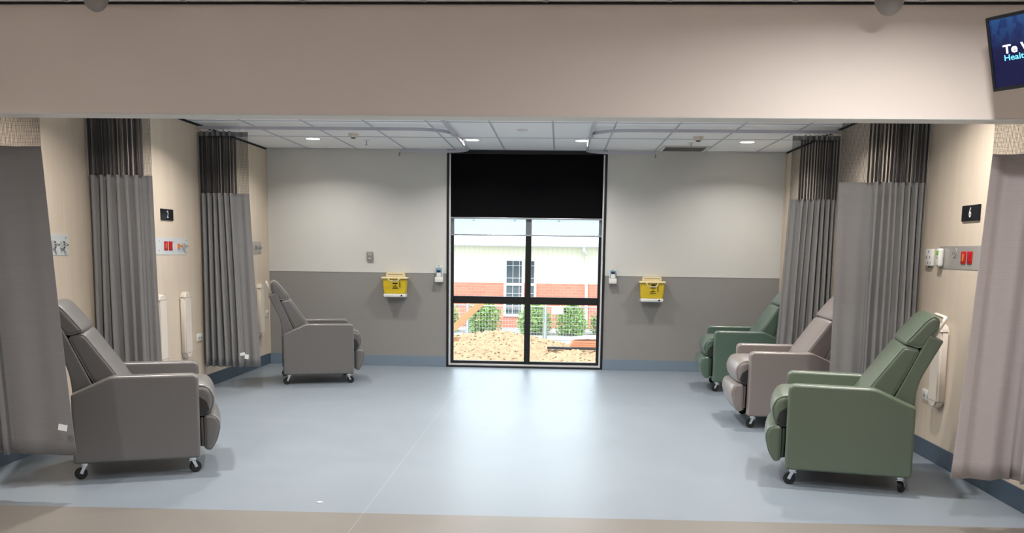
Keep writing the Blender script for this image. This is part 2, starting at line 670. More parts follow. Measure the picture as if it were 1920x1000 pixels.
# ------------------------------------------------------------------ window
win = link(bpy.data.objects.new('window_1', None))
win['kind'] = 'structure'
win.location = ((WX0 + WX1) / 2, 0, 0)
b = new()
zt = HC
fw_ = .028
for x0, x1 in ((WX0, WX0 + fw_), (WX1 - fw_, WX1)):
    box(b, x0, x1, -.012, .2, 0, zt, .002, 1)
box(b, WX0 + fw_, WX1 - fw_, -.012, .2, 0, .022, .002, 1)
box(b, WX0 + fw_, WX1 - fw_, -.002, .2, HC - .05, HC)
obj('window_reveal', b, M['frame'], win, world=True)
b = new()
ix0, ix1 = WX0 + fw_ + .018, WX1 - fw_ - .018
yi0, yi1 = .06, .12
GX = -.297
box(b, ix0, ix0 + .034, yi0, yi1, .04, zt - .05, .003, 1)
box(b, ix1 - .034, ix1, yi0, yi1, .04, zt - .05, .003, 1)
box(b, GX - .036, GX + .036, yi0 - .01, yi1, .04, zt - .05, .003, 1)
box(b, ix0 + .034, GX - .036, yi0, yi1, .04, .075, .003, 1)
box(b, GX + .036, ix1 - .034, yi0, yi1, .04, .075, .003, 1)
box(b, ix0 + .034, GX - .036, yi0, yi1, .79, .882, .003, 1)
box(b, GX + .036, ix1 - .034, yi0, yi1, .79, .882, .003, 1)
box(b, ix0 + .034, GX - .036, yi0, yi1, zt - .09, zt - .05, .003, 1)
box(b, GX + .036, ix1 - .034, yi0, yi1, zt - .09, zt - .05, .003, 1)
obj('window_frame', b, M['frame'], win, world=True)
for q in ((WX0 + fw_, ix0, .0, .12, .022, zt - .05), (ix1, WX1 - fw_, .0, .12, .022, zt - .05), (ix0, ix1, .03, .12, .022, .040)):
    b = new(); box(b, *q)
    obj('window_channel', b, M['channel'], win, world=True, label='bright aluminium channel beside the black frame')
for (x0, x1, zz0, zz1) in ((ix0 + .034, GX - .036, .075, .79), (GX + .036, ix1 - .034, .075, .79), (ix0 + .034, GX - .036, .882, zt - .09), (GX + .036, ix1 - .034, .882, zt - .09)):
    b = new(); box(b, x0, x1, .088, .094, zz0, zz1)
    obj('window_pane', b, M['glass'], win, world=True, smooth=0)

bl = thing('roller_blind', 'black blackout roller blind lowered over the top third of the window', 'blind', ((WX0 + WX1) / 2, .03, 1.83))
b = new(); box(b, WX0 + .045, WX1 - .03, .018, .0205, 1.845, HC - .05)
obj('blind_cloth', b, M['blind'], bl, world=True)
b = new(); box(b, WX0 + .045, WX1 - .03, .010, .028, 1.828, 1.848, .004, 2)
obj('bottom_rail', b, M['alu'], bl, world=True, label='pale aluminium bottom rail')
b = new(); cyl(b, (WX0 + .04, .032, HC - .03), (WX1 - .04, .032, HC - .03), .02)
obj('roller_tube', b, M['frame'], bl, world=True)
bl2 = thing('roller_blind', 'grey see-through roller blind hanging just below the black blind', 'blind', ((WX0 + WX1) / 2, .045, 1.63))
b = new(); box(b, WX0 + .05, WX1 - .045, .044, .0455, 1.64, HC - .06)
obj('blind_cloth', b, M['sheer'], bl2, world=True)
b = new(); box(b, WX0 + .05, WX1 - .045, .037, .051, 1.626, 1.643, .004, 2)
obj('bottom_rail', b, M['alu'], bl2, world=True, label='slim silver bottom rail')
for (xx, z1, z2, lab) in ((WX0 + .036, 1.0, 1.75, 'beaded control chain hanging at the left edge of the window'), (WX1 - .036, 1.05, 1.75, 'beaded control chain hanging at the right edge of the window')):
    t = thing('blind_chain', lab, 'blind chain', (xx, .0, z1))
    b = new()
    tube(b, [(xx - .006, .01, z2), (xx - .006, .008, z1 + .02), (xx, .008, z1), (xx + .006, .008, z1 + .02), (xx + .006, .01, z2)], .0022, 6)
    obj('chain', b, M['alu'], t, world=True)
    b = new(); box(b, xx - .007, xx + .007, .002, .014, z1 + .02, z1 + .1, .003, 2)
    obj('tensioner', b, M['plastic_white'], t, world=True)

# ------------------------------------------------------------------ recliners
CH_L, CH_W, ARM = 0.74, 0.79, 0.10
def P2(pts, r, seg=5):
    raw = [Vector(p) for p in pts]
    rad = list(r) if isinstance(r, (list, tuple)) else [r] * len(raw)
    out = Profile(fillet(raw, rad, seg))
    out.raw, out.rad, out.seg = raw, rad, seg
    return out

def piping_path(prof, y, d=0.0):
    return [Vector((p.x, y, p.y)) for p in offset_profile(prof, d)]

def caster(parent, x, y, ang):
    b = new()
    cyl(b, (x, y, .086), (x, y, .106), .026)
    cyl(b, (x, y, .080), (x, y, .094), .012)
    dx, dy = math.cos(ang), math.sin(ang)
    ox, oy = x - dx * .022, y - dy * .022
    for s in (-1, 1):
        nx, ny = -dy * s * .020, dx * s * .020
        a = new()
        tube(b, [(x + nx, y + ny, .086), (x + nx - dx * .012, y + ny - dy * .012, .062), (ox + nx, oy + ny, .037)], .011, 6, sx=.35)
        a.free()
    box(b, x - .022, x + .022, y - .022, y + .022, .076, .086, .003, 1)
    c = obj('caster', b, M['chrome'], parent, label='chrome swivel caster with a black wheel')
    b = new()
    nx, ny = -dy, dx
    cyl(b, (ox - nx * .013, oy - ny * .013, .037), (ox + nx * .013, oy + ny * .013, .037), .037, seg=28)
    bmesh.ops.bevel(b, geom=[e for e in b.edges if len(e.link_faces) == 2 and e.calc_face_angle(0) > 1.0], offset=.005, segments=2, affect='EDGES')
    cyl(b, (ox - nx * .016, oy - ny * .016, .037), (ox + nx * .016, oy + ny * .016, .037), .012, seg=16)
    obj('caster_wheel', b, M['rubber'], c)

def recliner(label, mat, loc, rotz, cast):
    t = thing('recliner_chair', label, 'recliner', loc, rotz, 'recliner chairs in the bays')
    W2 = CH_W / 2
    panel = P2([(-.37, .105), (-.37, .54), (-.135, .645), (.37, .645), (.37, .105)], [.020, .022, .035, .045, .022])
    for s in (-1, 1):
        y0, y1 = (-W2, -W2 + ARM) if s < 0 else (W2 - ARM, W2)
        b = new(); loft(b, panel, y0, y1, .016, 4)
        a = obj('armrest', b, mat, t, smooth=50)
        b = new()
        yo = -W2 + .004 if s < 0 else W2 - .004
        tube(b, piping_path(panel, yo, .013), .0028, 6, closed=True)
        obj('piping', b, mat, a)
    iy = W2 - ARM - .004
    seat = P2([(-.20, .36), (-.20, .50), (.30, .565), (.43, .555), (.470, .47), (.445, .375), (.36, .355)], [.04, .04, .05, .06, .05, .04, .04])
    b = new(); loft(b, seat, -iy, iy, .035, 5, crown=.012, mid=4)
    s_ = obj('seat_cushion', b, mat, t, smooth=60)
    for s in (-1, 1):
        b = new()
        tube(b, piping_path(seat, s * (iy - .012), .006), .0045, 6, closed=True)
        obj('piping', b, mat, s_)
    leg = P2([(.395, .365), (.475, .36), (.500, .29), (.475, .19), (.435, .125), (.395, .135)], [.03, .035, .05, .05, .03, .03])
    b = new(); loft(b, leg, -iy, iy, .022, 5, crown=.008, mid=4)
    l_ = obj('leg_rest', b, mat, t, smooth=60)
    for s in (-1, 1):
        b = new()
        tube(b, piping_path(leg, s * (iy - .008), .005), .004, 6, closed=True)
        obj('piping', b, mat, l_)
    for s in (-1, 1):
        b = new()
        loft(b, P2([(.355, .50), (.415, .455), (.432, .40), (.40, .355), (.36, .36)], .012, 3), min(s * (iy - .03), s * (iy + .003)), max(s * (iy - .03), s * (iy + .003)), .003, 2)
        obj('seat_shaded_fold', b, M['shaded_fold'], t, label='fold between seat and leg rest, painted dark for its shade')
        b = new()
        q = s * (iy - .055)
        box(b, .15, .395, q - .008, q + .008, .20, .23, .003, 1)
        box(b, .36, .392, q - .010, q + .010, .15, .34, .003, 1)
        obj('leg_rest_bracket', b, M['plastic_black'], t)
    back = P2([(-.02, .50), (-.125, .665), (-.292, .905), (-.385, .882), (-.262, .61), (-.17, .48)], [.04, .06, .035, .03, .05, .04])
    b = new(); loft(b, back, -iy, iy, .022, 5, crown=.012, mid=4)
    k_ = obj('backrest', b, mat, t, smooth=60)
    for s in (-1, 1):
        b = new()
        tube(b, piping_path(back, s * (iy - .009), .004), .0045, 6, closed=True)
        obj('piping', b, mat, k_)
    head = P2([(-.290, .915), (-.405, 1.06), (-.445, 1.092), (-.482, 1.07), (-.478, 1.0), (-.385, .885)], [.03, .04, .035, .035, .04, .03])
    b = new(); loft(b, head, -iy, iy, .024, 5, crown=.012, mid=4)
    h_ = obj('headrest', b, mat, t, smooth=60)
    for s in (-1, 1):
        b = new()
        tube(b, piping_path(head, s * (iy - .009), .004), .0045, 6, closed=True)
        obj('piping', b, mat, h_)
    shell = P2([(-.20, .46), (-.262, .60), (-.405, .925), (-.425, .975), (-.512, .942), (-.385, .68), (-.365, .46)], [.02, .05, .05, .016, .016, .08, .02])
    b = new(); loft(b, shell, -iy, iy, .010, 3)
    obj('back_shell', b, mat, t, smooth=50)
    b = new()
    loft(b, P2([(.372, .345), (.392, .350), (.396, .15), (.376, .155)], .008, 3), -iy + .015, iy - .015, .006, 3)
    obj('leg_rest_backing', b, mat, t, smooth=50)
    b = new()
    hy = .20
    pts = [(-.45, -hy, .93), (-.485, -hy, .99), (-.515, -hy, 1.045)]
    for k in range(1, 5):
        a = k / 4 * PI / 2
        pts.append((-.515 - .012 * math.sin(a), -hy + .03 * (1 - math.cos(a)), 1.045 + .03 * math.sin(a)))
    pts += [(x, -y_, z) for x, y_, z in reversed(pts)]
    tube(b, pts, .011, 10)
    obj('push_handle', b, M['plastic_cream'], t, label='pale tubular push handle')
    b = new()
    box(b, -.33, .33, -iy + .01, iy - .01, .125, .35, .01, 2)
    obj('base_frame', b, M['plastic_black'], t)
    for (x, y_, a) in ((.315, -.335, cast[0]), (.315, .335, cast[1]), (-.315, -.335, cast[2]), (-.315, .335, cast[3])):
        caster(t, x, y_, a)
    return t

def chair_at(label, mat, corner, ang, cast):
    """corner: the lower front corner of the side panel nearest the corridor"""
    a = R(ang)
    ly = -CH_W / 2 if math.cos(a) > 0 else CH_W / 2
    x = corner[0] - (math.cos(a) * .37 - math.sin(a) * ly)
    y_ = corner[1] - (math.sin(a) * .37 + math.cos(a) * ly)
    return recliner(label, mat, (x, y_, 0), a, cast)

chair_at('dark taupe recliner beside the number 2 wall, nearest the left curtain', M['vinyl_taupe'], (-2.17, -5.69), 21.5, (R(200), R(60), R(10), R(0)))
chair_at('dark taupe recliner standing in the far left corner of the room', M['vinyl_taupe'], (-2.10, -1.60), 18, (R(170), R(120), R(20), R(0)))
chair_at('sage green recliner in the bay numbered 6, nearest on the right', M['vinyl_green'], (1.528, -5.605), 167, (R(-10), R(170), R(60), R(60)))
chair_at('rose taupe recliner half hidden behind the middle right curtain', M['vinyl_rose'], (1.678, -3.715), 178, (R(0), R(170), R(0), R(170)))
chair_at('green recliner with shade painted into its vinyl, in the far right corner by the grey wall', M['vinyl_green_shaded'], (1.720, -1.69), 177, (R(0), R(170), R(60), R(60)))

# ------------------------------------------------------------------ curtains
ZT, ZJ = 2.565, 1.975
def curtain(label, side, y, xa, xj, xh, hem, nf, flat, mat, seed, tags=(), amp=.062, flat_wave=.012):
    """xa = end at the wall, xj = free end at the join, xh = free end at the hem"""
    rnd = random.Random(seed)
    t = thing('privacy_curtain', label, 'curtain', (xa, y, 0), 0, 'privacy curtains along the bay sides')
    wob = [rnd.uniform(.6, 1.25) for _ in range(nf + 3)]
    skew = [rnd.uniform(-.25, .25) for _ in range(nf + 3)]
    ns = nf * 28 + 30
    def off(s, zf, net=False):
        # zf: 0 at the track, 1 at the hem ; returns (fraction along, y offset)
        g = 1 + .35 * zf
        if net and s < 1 - flat * .8:
            fl = flat * .8
            n2 = nf * 2
            q = s / (1 - fl) * n2
            i = int(q) % len(wob)
            return s + .42 / n2 * (1 - fl) * math.sin(4 * PI * q + 1.2 * skew[i]), amp * .7 * wob[i] * math.sin(2 * PI * q + skew[i]) + .012 * math.sin(9 * s)
        if s < 1 - flat:
            q = s / (1 - flat) * nf
            i = int(q)
            a = amp * wob[i] * g
            sh = .46 / nf * (1 - flat) * math.sin(4 * PI * q + 1.2 * skew[i])
            return s + sh * .7, a * math.sin(2 * PI * q + skew[i] * zf * 2) + .012 * math.sin(9 * s + zf * 3)
        q = (s - (1 - flat)) / max(flat, 1e-6)
        return s, flat_wave * g * math.sin(2 * PI * q * 1.3 + seed) * math.sin(PI * min(1, q * 1.2)) + .012 * math.sin(9 * s + zf * 3)
    def sheet(name, z0, z1, nz, m):
        b = new()
        uvl = b.loops.layers.uv.new('UVMap')
        V, UV = [], []
        for j in range(nz + 1):
            z = z0 + (z1 - z0) * j / nz
            zf = min(1, max(0, (ZJ - z) / (ZJ - hem)))
            xe = xj + (xh - xj) * zf
            row, ur = [], []
            L, last = 0.0, None
            for i in range(ns + 1):
                s = i / ns
                fs, yo = off(s, zf, name == 'net_panel')
                x = (xe - xa) * fs
                p = Vector((x, yo, z))
                if last is not None:
                    L += (p - last).length
                last = p
                row.append(b.verts.new(p))
                ur.append((L, z))
            V.append(row)
            UV.append(ur)
        for j in range(nz):
            for i in range(ns):
                f = b.faces.new((V[j][i], V[j][i + 1], V[j + 1][i + 1], V[j + 1][i]))
                for lp, uvv in zip(f.loops, (UV[0][i], UV[0][i + 1], UV[0][i + 1], UV[0][i])):
                    lp[uvl].uv = (uvv[0], lp.vert.co.z)
        o = obj(name, b, m, t, smooth=180)
        return o
    sheet('net_panel', ZJ, ZT - .03, 6, M['net'])
    fp = sheet('fabric_panel', hem, ZJ, 18, mat)
    sd = fp.modifiers.new('thickness', 'SOLIDIFY')
    sd.thickness = .0025
    hp = sheet('header_tape', ZT - .035, ZT + .012, 1, mat)
    n = nf + 3
    d = xj - xa
    for k in range(n):
        s = (k + .5) / n
        b = new()
        x = d * s
        cyl(b, (x, 0, ZT + .008), (x, 0, 2.6015), .0025, seg=6)
        box(b, x - .006, x + .006, -.005, .005, 2.590, 2.6015, .001, 1)
        obj('track_glider', b, M['plastic_white'], t)
    for (tx, tz, w, h, rot) in tags:
        b = new()
        box(b, -w / 2, w / 2, -.001, .001, -h / 2, h / 2)
        b.transform(Matrix.Translation((tx - xa, -.085, tz)) @ Matrix.Rotation(rot, 4, 'Y'))
        obj('care_label', b, M['paper'], t, label='small white care label')
    return t

curtain('grey curtain at the left edge of the view, nearest on the left', 'L', -6.33, XL + .012, -2.75, -2.63, .255, 6, .42, M['fabric'], 3,
        tags=((-2.66, .43, .05, .035, R(10)),))
curtain('grey curtain left of the number 2 sign, behind the near taupe recliner', 'L', -4.35, XL + .012, -3.02, -2.985, .23, 6, .18, M['fabric'], 11)
curtain('grey curtain farthest back on the left, with two white labels at its hem', 'L', -2.15, XL + .012, -3.02, -2.935, .235, 6, .30, M['fabric'], 5,
        tags=((-3.10, .37, .055, .03, R(-12)), (-3.055, .345, .04, .045, R(8))))
curtain('grey curtain with corridor light painted into its cloth, at the right edge of the view, right of the number 6 sign', 'R', -6.33, XR - .02, 2.325, 2.235, .25, 2, .62, M['fabric_lit'], 8, flat_wave=.03)
curtain('grey curtain between the sage green and rose taupe recliners', 'R', -4.36, XR - .012, 2.125, 2.135, .24, 8, .38, M['fabric'], 21)
curtain('grey curtain farthest back on the right, beside the far green recliner', 'R', -2.17, XR - .012, 2.30, 2.225, .24, 7, .22, M['fabric'], 14)

# ------------------------------------------------------------------ curtain tracks
def rail(bm, pts, w=.020, h=.030):
    pts = [Vector((p[0], p[1], 0)) for p in pts]
    rows = []
    for i, p in enumerate(pts):
        a = pts[max(0, i - 1)]
        c = pts[min(len(pts) - 1, i + 1)]
        d = (c - a).normalized()
        n_ = Vector((-d.y, d.x, 0)) * w / 2
        rows.append([bm.verts.new((q.x, q.y, z)) for q, z in ((p - n_, 2.602), (p + n_, 2.602), (p + n_, 2.602 + h), (p - n_, 2.602 + h))])
    for A, B in zip(rows, rows[1:]):
        for k in range(4):
            bm.faces.new((A[k], A[(k + 1) % 4], B[(k + 1) % 4], B[k]))
    bm.faces.new(rows[0])
    bm.faces.new(rows[-1])
    return bm

def arc(cx, cy, r, a0, a1, n=10):
    return [(cx + r * math.cos(a0 + (a1 - a0) * k / n), cy + r * math.sin(a0 + (a1 - a0) * k / n)) for k in range(n + 1)]

for s, xt, xw, xend, lab in ((1, -1.005, XL, -1.86, 'curved aluminium curtain track on the ceiling over the left bays'),
                             (-1, .38, XR, 1.20, 'curved aluminium curtain track on the ceiling over the right bays')):
    t = thing('curtain_track', lab, 'curtain track', (xt, -3.2, 2.602), 0, 'ceiling curtain tracks')
    r = .30
    cx = xt - s * r
    if s == 1:
        corner = arc(cx, -.12 - r, r, 0, PI / 2)
    else:
        corner = arc(cx, -.12 - r, r, PI, PI / 2)
    b = new(); rail(b, [(xt, YB)] + [(xt, -4.0), (xt, -2.0)] + corner + [(xend, -.12)])
    obj('long_rail', b, M['track'], t, world=True)
    for yb in (-2.15, -4.35, -6.33):
        r2 = .38
        if s == 1:
            cr = arc(cx - .08 * s, yb + r2, r2, 0, -PI / 2)
        else:
            cr = arc(cx - .08 * s, yb + r2, r2, PI, 1.5 * PI)
        b = new(); rail(b, cr[1:] + [(xw + s * .01, yb)])
        obj('divider_rail', b, M['track'], t, world=True)
        b = new(); box(b, xt - .03, xt + .03, yb + r2 - .04, yb + r2 + .04, 2.597, 2.606, .002, 1)
        obj('joint_plate', b, M['track'], t, world=True)
    for yy in (-5.2, -3.2, -1.0):
        b = new(); cyl(b, (xt, yy, 2.635), (xt, yy, HC), .012)
        obj('ceiling_fixing', b, M['track'], t, world=True)
    b = new(); box(b, xend - .008, xend + .008, -.13, -.11, 2.56, 2.602, .002, 1)
    obj('end_stop', b, M['plastic_grey'], t, world=True)

# ------------------------------------------------------------------ ceiling fittings
def downlight(x, y_, label, group, watt, col, spread=140):
    t = thing('downlight', label, 'ceiling light', (x, y_, HC), 0, group)
    b = new()
    seg = 32
    prof = [(.075, -.001), (.082, -.004), (.092, -.003), (.094, 0.0)]
    rings = [[b.verts.new((rr * math.cos(2 * PI * k / seg), rr * math.sin(2 * PI * k / seg), z)) for k in range(seg)] for rr, z in prof]
    for A, B in zip(rings, rings[1:]):
        for k in range(seg):
            b.faces.new((A[k], A[(k + 1) % seg], B[(k + 1) % seg], B[k]))
    obj('trim_ring', b, M['white'], t)
    b = new(); cyl(b, (0, 0, -.0015), (0, 0, -.0005), .0745, seg=32)
    obj('lens', b, M['lens'], t, label='glowing warm white lens')
    la = bpy.data.lights.new('downlight_lamp', 'AREA')
    la.shape = 'DISK'
    la.size = .10
    la.energy = watt
    la.color = col
    la.spread = R(spread)
    lo = link(bpy.data.objects.new('downlight_lamp', la))
    lo.location = (0, 0, -.006)
    lo.parent = t
    return t

WARM = (1.0, 0.95, 0.89)
names = ['leftmost of the four round downlights along the back wall', 'second round downlight from the left, above the left side of the window',
         'third round downlight from the left, above the right side of the window', 'rightmost of the four round downlights along the back wall']
for x, lb in zip((-2.683, -.90, .314, 2.103), names):
    downlight(x, -.97, lb, 'downlights along the back wall', BAY_W * .62, WARM)
for y_, rowname in ((-3.3, 'middle'), (-5.5, 'front')):
    for x, sd in ((-2.683, 'leftmost'), (-.90, 'left centre'), (.314, 'right centre'), (2.103, 'rightmost')):
        downlight(x, y_, '%s round downlight of the %s bay row, behind the bulkhead' % (sd, rowname), 'downlights over the bays', BAY_W, WARM)
for x, y_, w in ((-2.9, -8.4, 26), (-.9, -8.6, 25), (1.6, -7.78, 36), (-2.4, -11.4, 20), (0, -11.6, 20), (1.9, -9.8, 34)):
    downlight(x, y_, 'round downlight in the corridor ceiling', 'corridor downlights', w, (1.0, .975, .95), 172 if x > 1.5 and y_ > -8 else 150)

def detector(x, y_, label):
    t = thing('smoke_detector', label, 'smoke detector', (x, y_, HC), 0, 'smoke detectors')
    b = new(); cyl(b, (0, 0, -.018), (0, 0, 0), .052, .055, 28); cyl(b, (0, 0, -.040), (0, 0, -.018), .036, .046, 28)
    obj('housing', b, M['plastic_cream'], t)
    b = new(); cyl(b, (0, 0, -.050), (0, 0, -.040), .022, .024, 20)
    obj('sensor', b, M['plastic_black'], t)
detector(-2.122, -1.44, 'cream smoke detector on the left part of the ceiling')
detector(1.512, -1.40, 'cream smoke detector on the right part of the ceiling')
def sprinkler(x, y_, label):
    t = thing('sprinkler_head', label, 'sprinkler', (x, y_, HC), 0, 'sprinkler heads')
    b = new(); cyl(b, (0, 0, -.006), (0, 0, 0), .032, .036, 24)
    obj('escutcheon', b, M['plastic_white'], t)
    b = new(); cyl(b, (0, 0, -.05), (0, 0, -.006), .006, seg=10); cyl(b, (0, 0, -.054), (0, 0, -.050), .017, seg=16)
    obj('nozzle', b, M['alu'], t)
sprinkler(-2.10, -.88, 'small sprinkler head left of the window near the back wall')
sprinkler(1.513, -.88, 'small sprinkler head just in front of the ceiling air grille')
t = thing('ceiling_speaker', 'round flush white cover in the middle of the ceiling', 'ceiling cover', (-.307, -1.87, HC))
b = new(); cyl(b, (0, 0, -.012), (0, 0, 0), .05, .056, 28); obj('cover', b, M['plastic_white'], t)
b = new(); cyl(b, (0, 0, -.016), (0, 0, -.012), .028, .032, 24); obj('centre_cap', b, M['plastic_white'], t)

t = thing('air_grille', 'rectangular grey return air grille in the ceiling by the right back wall', 'air vent', (1.51, -.29, HC))
gx0, gx1, gy0, gy1 = 1.24, 1.78, -.56, -.03
b = new()
for q in ((gx0, gx1, gy0, gy0 + .035), (gx0, gx1, gy1 - .035, gy1), (gx0, gx0 + .035, gy0 + .035, gy1 - .035), (gx1 - .035, gx1, gy0 + .035, gy1 - .035)):
    box(b, q[0], q[1], q[2], q[3], HC - .012, HC - .004)
obj('grille_frame', b, M['white'], t, world=True)
b = new()
k = gx0 + .04
while k < gx1 - .04:
    box(b, k, k + .004, gy0 + .035, gy1 - .035, HC - .010, HC - .003)
    k += .014
obj('louvres', b, M['plastic_grey'], t, world=True)
b = new(); box(b, gx0 + .035, gx1 - .035, gy0 + .035, gy1 - .035, HC - .003, HC - .001)
obj('backing', b, M['black_gap'], t, world=True)

def dome(x, y_, rr, h, label, mats):
    t = thing('ceiling_fixture', label, 'ceiling fixture', (x, y_, HC), 0)
    b = new(); cyl(b, (0, 0, -.018), (0, 0, 0), rr * 1.0, rr * 1.05, 28)
    obj('mounting_plate', b, mats[0], t)
    b = new()
    r_ = bmesh.ops.create_uvsphere(b, u_segments=24, v_segments=12, radius=rr * .82)
    for v in b.verts:
        v.co.z = min(v.co.z, 0) * (h / (rr * .82)) - .018
    bmesh.ops.remove_doubles(b, verts=b.verts, dist=.0005)
    obj('dome_cover', b, mats[1], t, smooth=60)
dome(-2.15, -6.84, .075, .085, 'grey dome fitting on the corridor ceiling above the left of the bulkhead', (M['plastic_grey'], M['plastic_grey']))
dome(1.58, -6.84, .085, .10, 'grey dome fitting on the corridor ceiling above the right of the bulkhead', (M['plastic_grey'], M['plastic_grey']))
t = thing('ceiling_plate', 'white round plate beside the right dome fitting on the corridor ceiling', 'ceiling fixture', (1.71, -7.0, HC))
b = new(); cyl(b, (0, 0, -.02), (0, 0, 0), .05, .056, 28); obj('plate', b, M['plastic_white'], t)

# ------------------------------------------------------------------ wall fittings
class Wall:
    def __init__(s, side):
        s.x = XL if side == 'L' else XR
        s.d = 1 if side == 'L' else -1
    def box(s, b, y0, y1, z0, z1, d0, d1, bev=0.0, seg=2):
        xs = sorted((s.x + s.d * d0, s.x + s.d * d1))
        return box(b, xs[0], xs[1], min(y0, y1), max(y0, y1), z0, z1, bev, seg)
    def cyl(s, b, y, z, d0, d1, r, r1=None, seg=20):
        return cyl(b, (s.x + s.d * d0, y, z), (s.x + s.d * d1, y, z), r, r1, seg)
    def m(s, y, z, d):
        return basis((0, s.d, 0), (0, 0, 1), (s.x + s.d * d, y, z))
WLs, WRs = Wall('L'), Wall('R')

def bay_sign(w, y0, y1, z0, z1, txt, label):
    t = thing('bay_number_sign', label, 'sign', (w.x, (y0 + y1) / 2, z0))
    b = new(); w.box(b, y0, y1, z0, z1, 0, .012, .004, 2)
    obj('sign_plate', b, M['plastic_black'], t, world=True)
    mw = Matrix.Translation(-Vector(t.location)) @ w.m((y0 + y1) / 2, (z0 + z1) / 2 , .0125)
    lettering('sign_number', txt, .092, M['signtext'], t, mw, 'CENTER', sx=.78, label='white numeral %s' % txt)
bay_sign(WLs, -3.072, -2.810, 1.680, 1.782, '2', 'small black sign with a white number 2 on the left wood wall')
bay_sign(WRs, -5.250, -4.990, 1.677, 1.780, '6', 'small black sign with a white number 6 on the right wood wall')

def gas_outlet(w, t, y, z, s, col, name='gas_outlet'):
    b = new()
    w.cyl(b, y, z, .003, .014, .030 * s, .028 * s)
    w.cyl(b, y, z, .014, .035, .014 * s, .012 * s)
    o = obj(name, b, M['chrome'], t, world=True)
    b = new()
    w.box(b, y - .034 * s, y - .026 * s, z - .026 * s, z + .026 * s, .003, .03, .003, 1)
    w.cyl(b, y, z, .034, .046, .009 * s, .008 * s)
    obj('release_lever', b, col, o, world=True)

def socket(w, t, y, z, wd, ht, amber):
    b = new(); w.box(b, y - wd / 2, y + wd / 2, z - ht / 2, z + ht / 2, .003, .010, .004, 2)
    o = obj('red_power_socket', b, M['plastic_red'], t, world=True)
    b = new(); w.box(b, y - wd * .28, y + wd * .05, z - ht * .3, z + ht * .3, .010, .014, .002, 1)
    obj('socket_switch', b, M['plastic_amber'] if amber else M['plastic_red'], o, world=True)

def screws(w, t, pts):
    for y, z in pts:
        b = new(); w.cyl(b, y, z, .003, .005, .006, seg=10)
        obj('screw', b, M['plastic_grey'], t, world=True)

t = thing('medical_services_panel', 'pale metal outlet panel under the number 2 sign with red power sockets', 'outlet panel', (WLs.x, -2.83, 1.364))
b = new(); WLs.box(b, -3.20, -2.49, 1.366, 1.523, 0, .003, .001, 1)
obj('face_plate', b, M['steel_pale'], t, world=True)
socket(WLs, t, -2.985, 1.447, .075, .082, True)
socket(WLs, t, -2.885, 1.447, .075, .082, False)
gas_outlet(WLs, t, -2.70, 1.447, .8, M['plastic_amber'])
gas_outlet(WLs, t, -2.585, 1.447, 1.0, M['chrome'])
screws(WLs, t, ((-3.12, 1.49), (-3.12, 1.405), (-2.52, 1.50), (-2.52, 1.39), (-2.80, 1.485)))

t = thing('medical_services_panel', 'pale metal panel with gas valves showing right of the nearest left curtain', 'outlet panel', (WLs.x, -4.95, 1.364))
b = new(); WLs.box(b, -5.38, -4.670, 1.366, 1.520, 0, .003, .001, 1)
obj('face_plate', b, M['steel_pale'], t, world=True)
gas_outlet(WLs, t, -4.755, 1.443, 1.0, M['chrome'])
gas_outlet(WLs, t, -4.875, 1.443, 1.0, M['chrome'])
socket(WLs, t, -5.16, 1.447, .075, .082, True)
socket(WLs, t, -5.26, 1.447, .075, .082, False)
screws(WLs, t, ((-4.70, 1.495), (-4.70, 1.39)))

t = thing('medical_services_panel', 'brownish metal outlet panel with two valves near the far left corner', 'outlet panel', (WLs.x, -.6, 1.364))
b = new(); WLs.box(b, -.97, -.26, 1.364, 1.514, 0, .003, .001, 1)
obj('face_plate', b, M['steel'], t, world=True)
gas_outlet(WLs, t, -.34, 1.440, 1.0, M['chrome'])
gas_outlet(WLs, t, -.46, 1.440, 1.0, M['chrome'])
screws(WLs, t, ((-.29, 1.49), (-.29, 1.39)))

t = thing('medical_services_panel', 'brushed steel outlet panel under the number 6 sign with red power sockets', 'outlet panel', (WRs.x, -5.0, 1.361))
b = new(); WRs.box(b, -5.37, -4.664, 1.361, 1.517, 0, .003, .001, 1)
obj('face_plate', b, M['steel'], t, world=True)
b = new(); WRs.cyl(b, -4.905, 1.475, .003, .008, .034, seg=28)
ro = obj('round_outlet', b, M['steel'], t, world=True)
b = new(); WRs.cyl(b, -4.892, 1.472, .008, .010, .006, seg=10); WRs.cyl(b, -4.918, 1.472, .008, .010, .006, seg=10)
obj('outlet_hole', b, M['plastic_grey'], ro, world=True)
socket(WRs, t, -5.055, 1.440, .070, .082, True)
socket(WRs, t, -5.150, 1.440, .070, .082, False)
t = thing('call_handset', 'white handset with a green button hanging on the right steel panel', 'handset', (WRs.x, -4.71, 1.372))
b = new(); WRs.box(b, -4.748, -4.680, 1.374, 1.502, .004, .040, .015, 3)
obj('handset_body', b, M['plastic_white'], t, world=True)
b = new(); WRs.box(b, -4.732, -4.700, 1.455, 1.485, .040, .043, .002, 1)
obj('call_button', b, M['plastic_green'], t, world=True, label='green call button')
b = new(); WRs.cyl(b, -4.718, 1.438, .040, .043, .007, seg=12)
obj('lamp_dot', b, M['plastic_grey'], t, world=True)

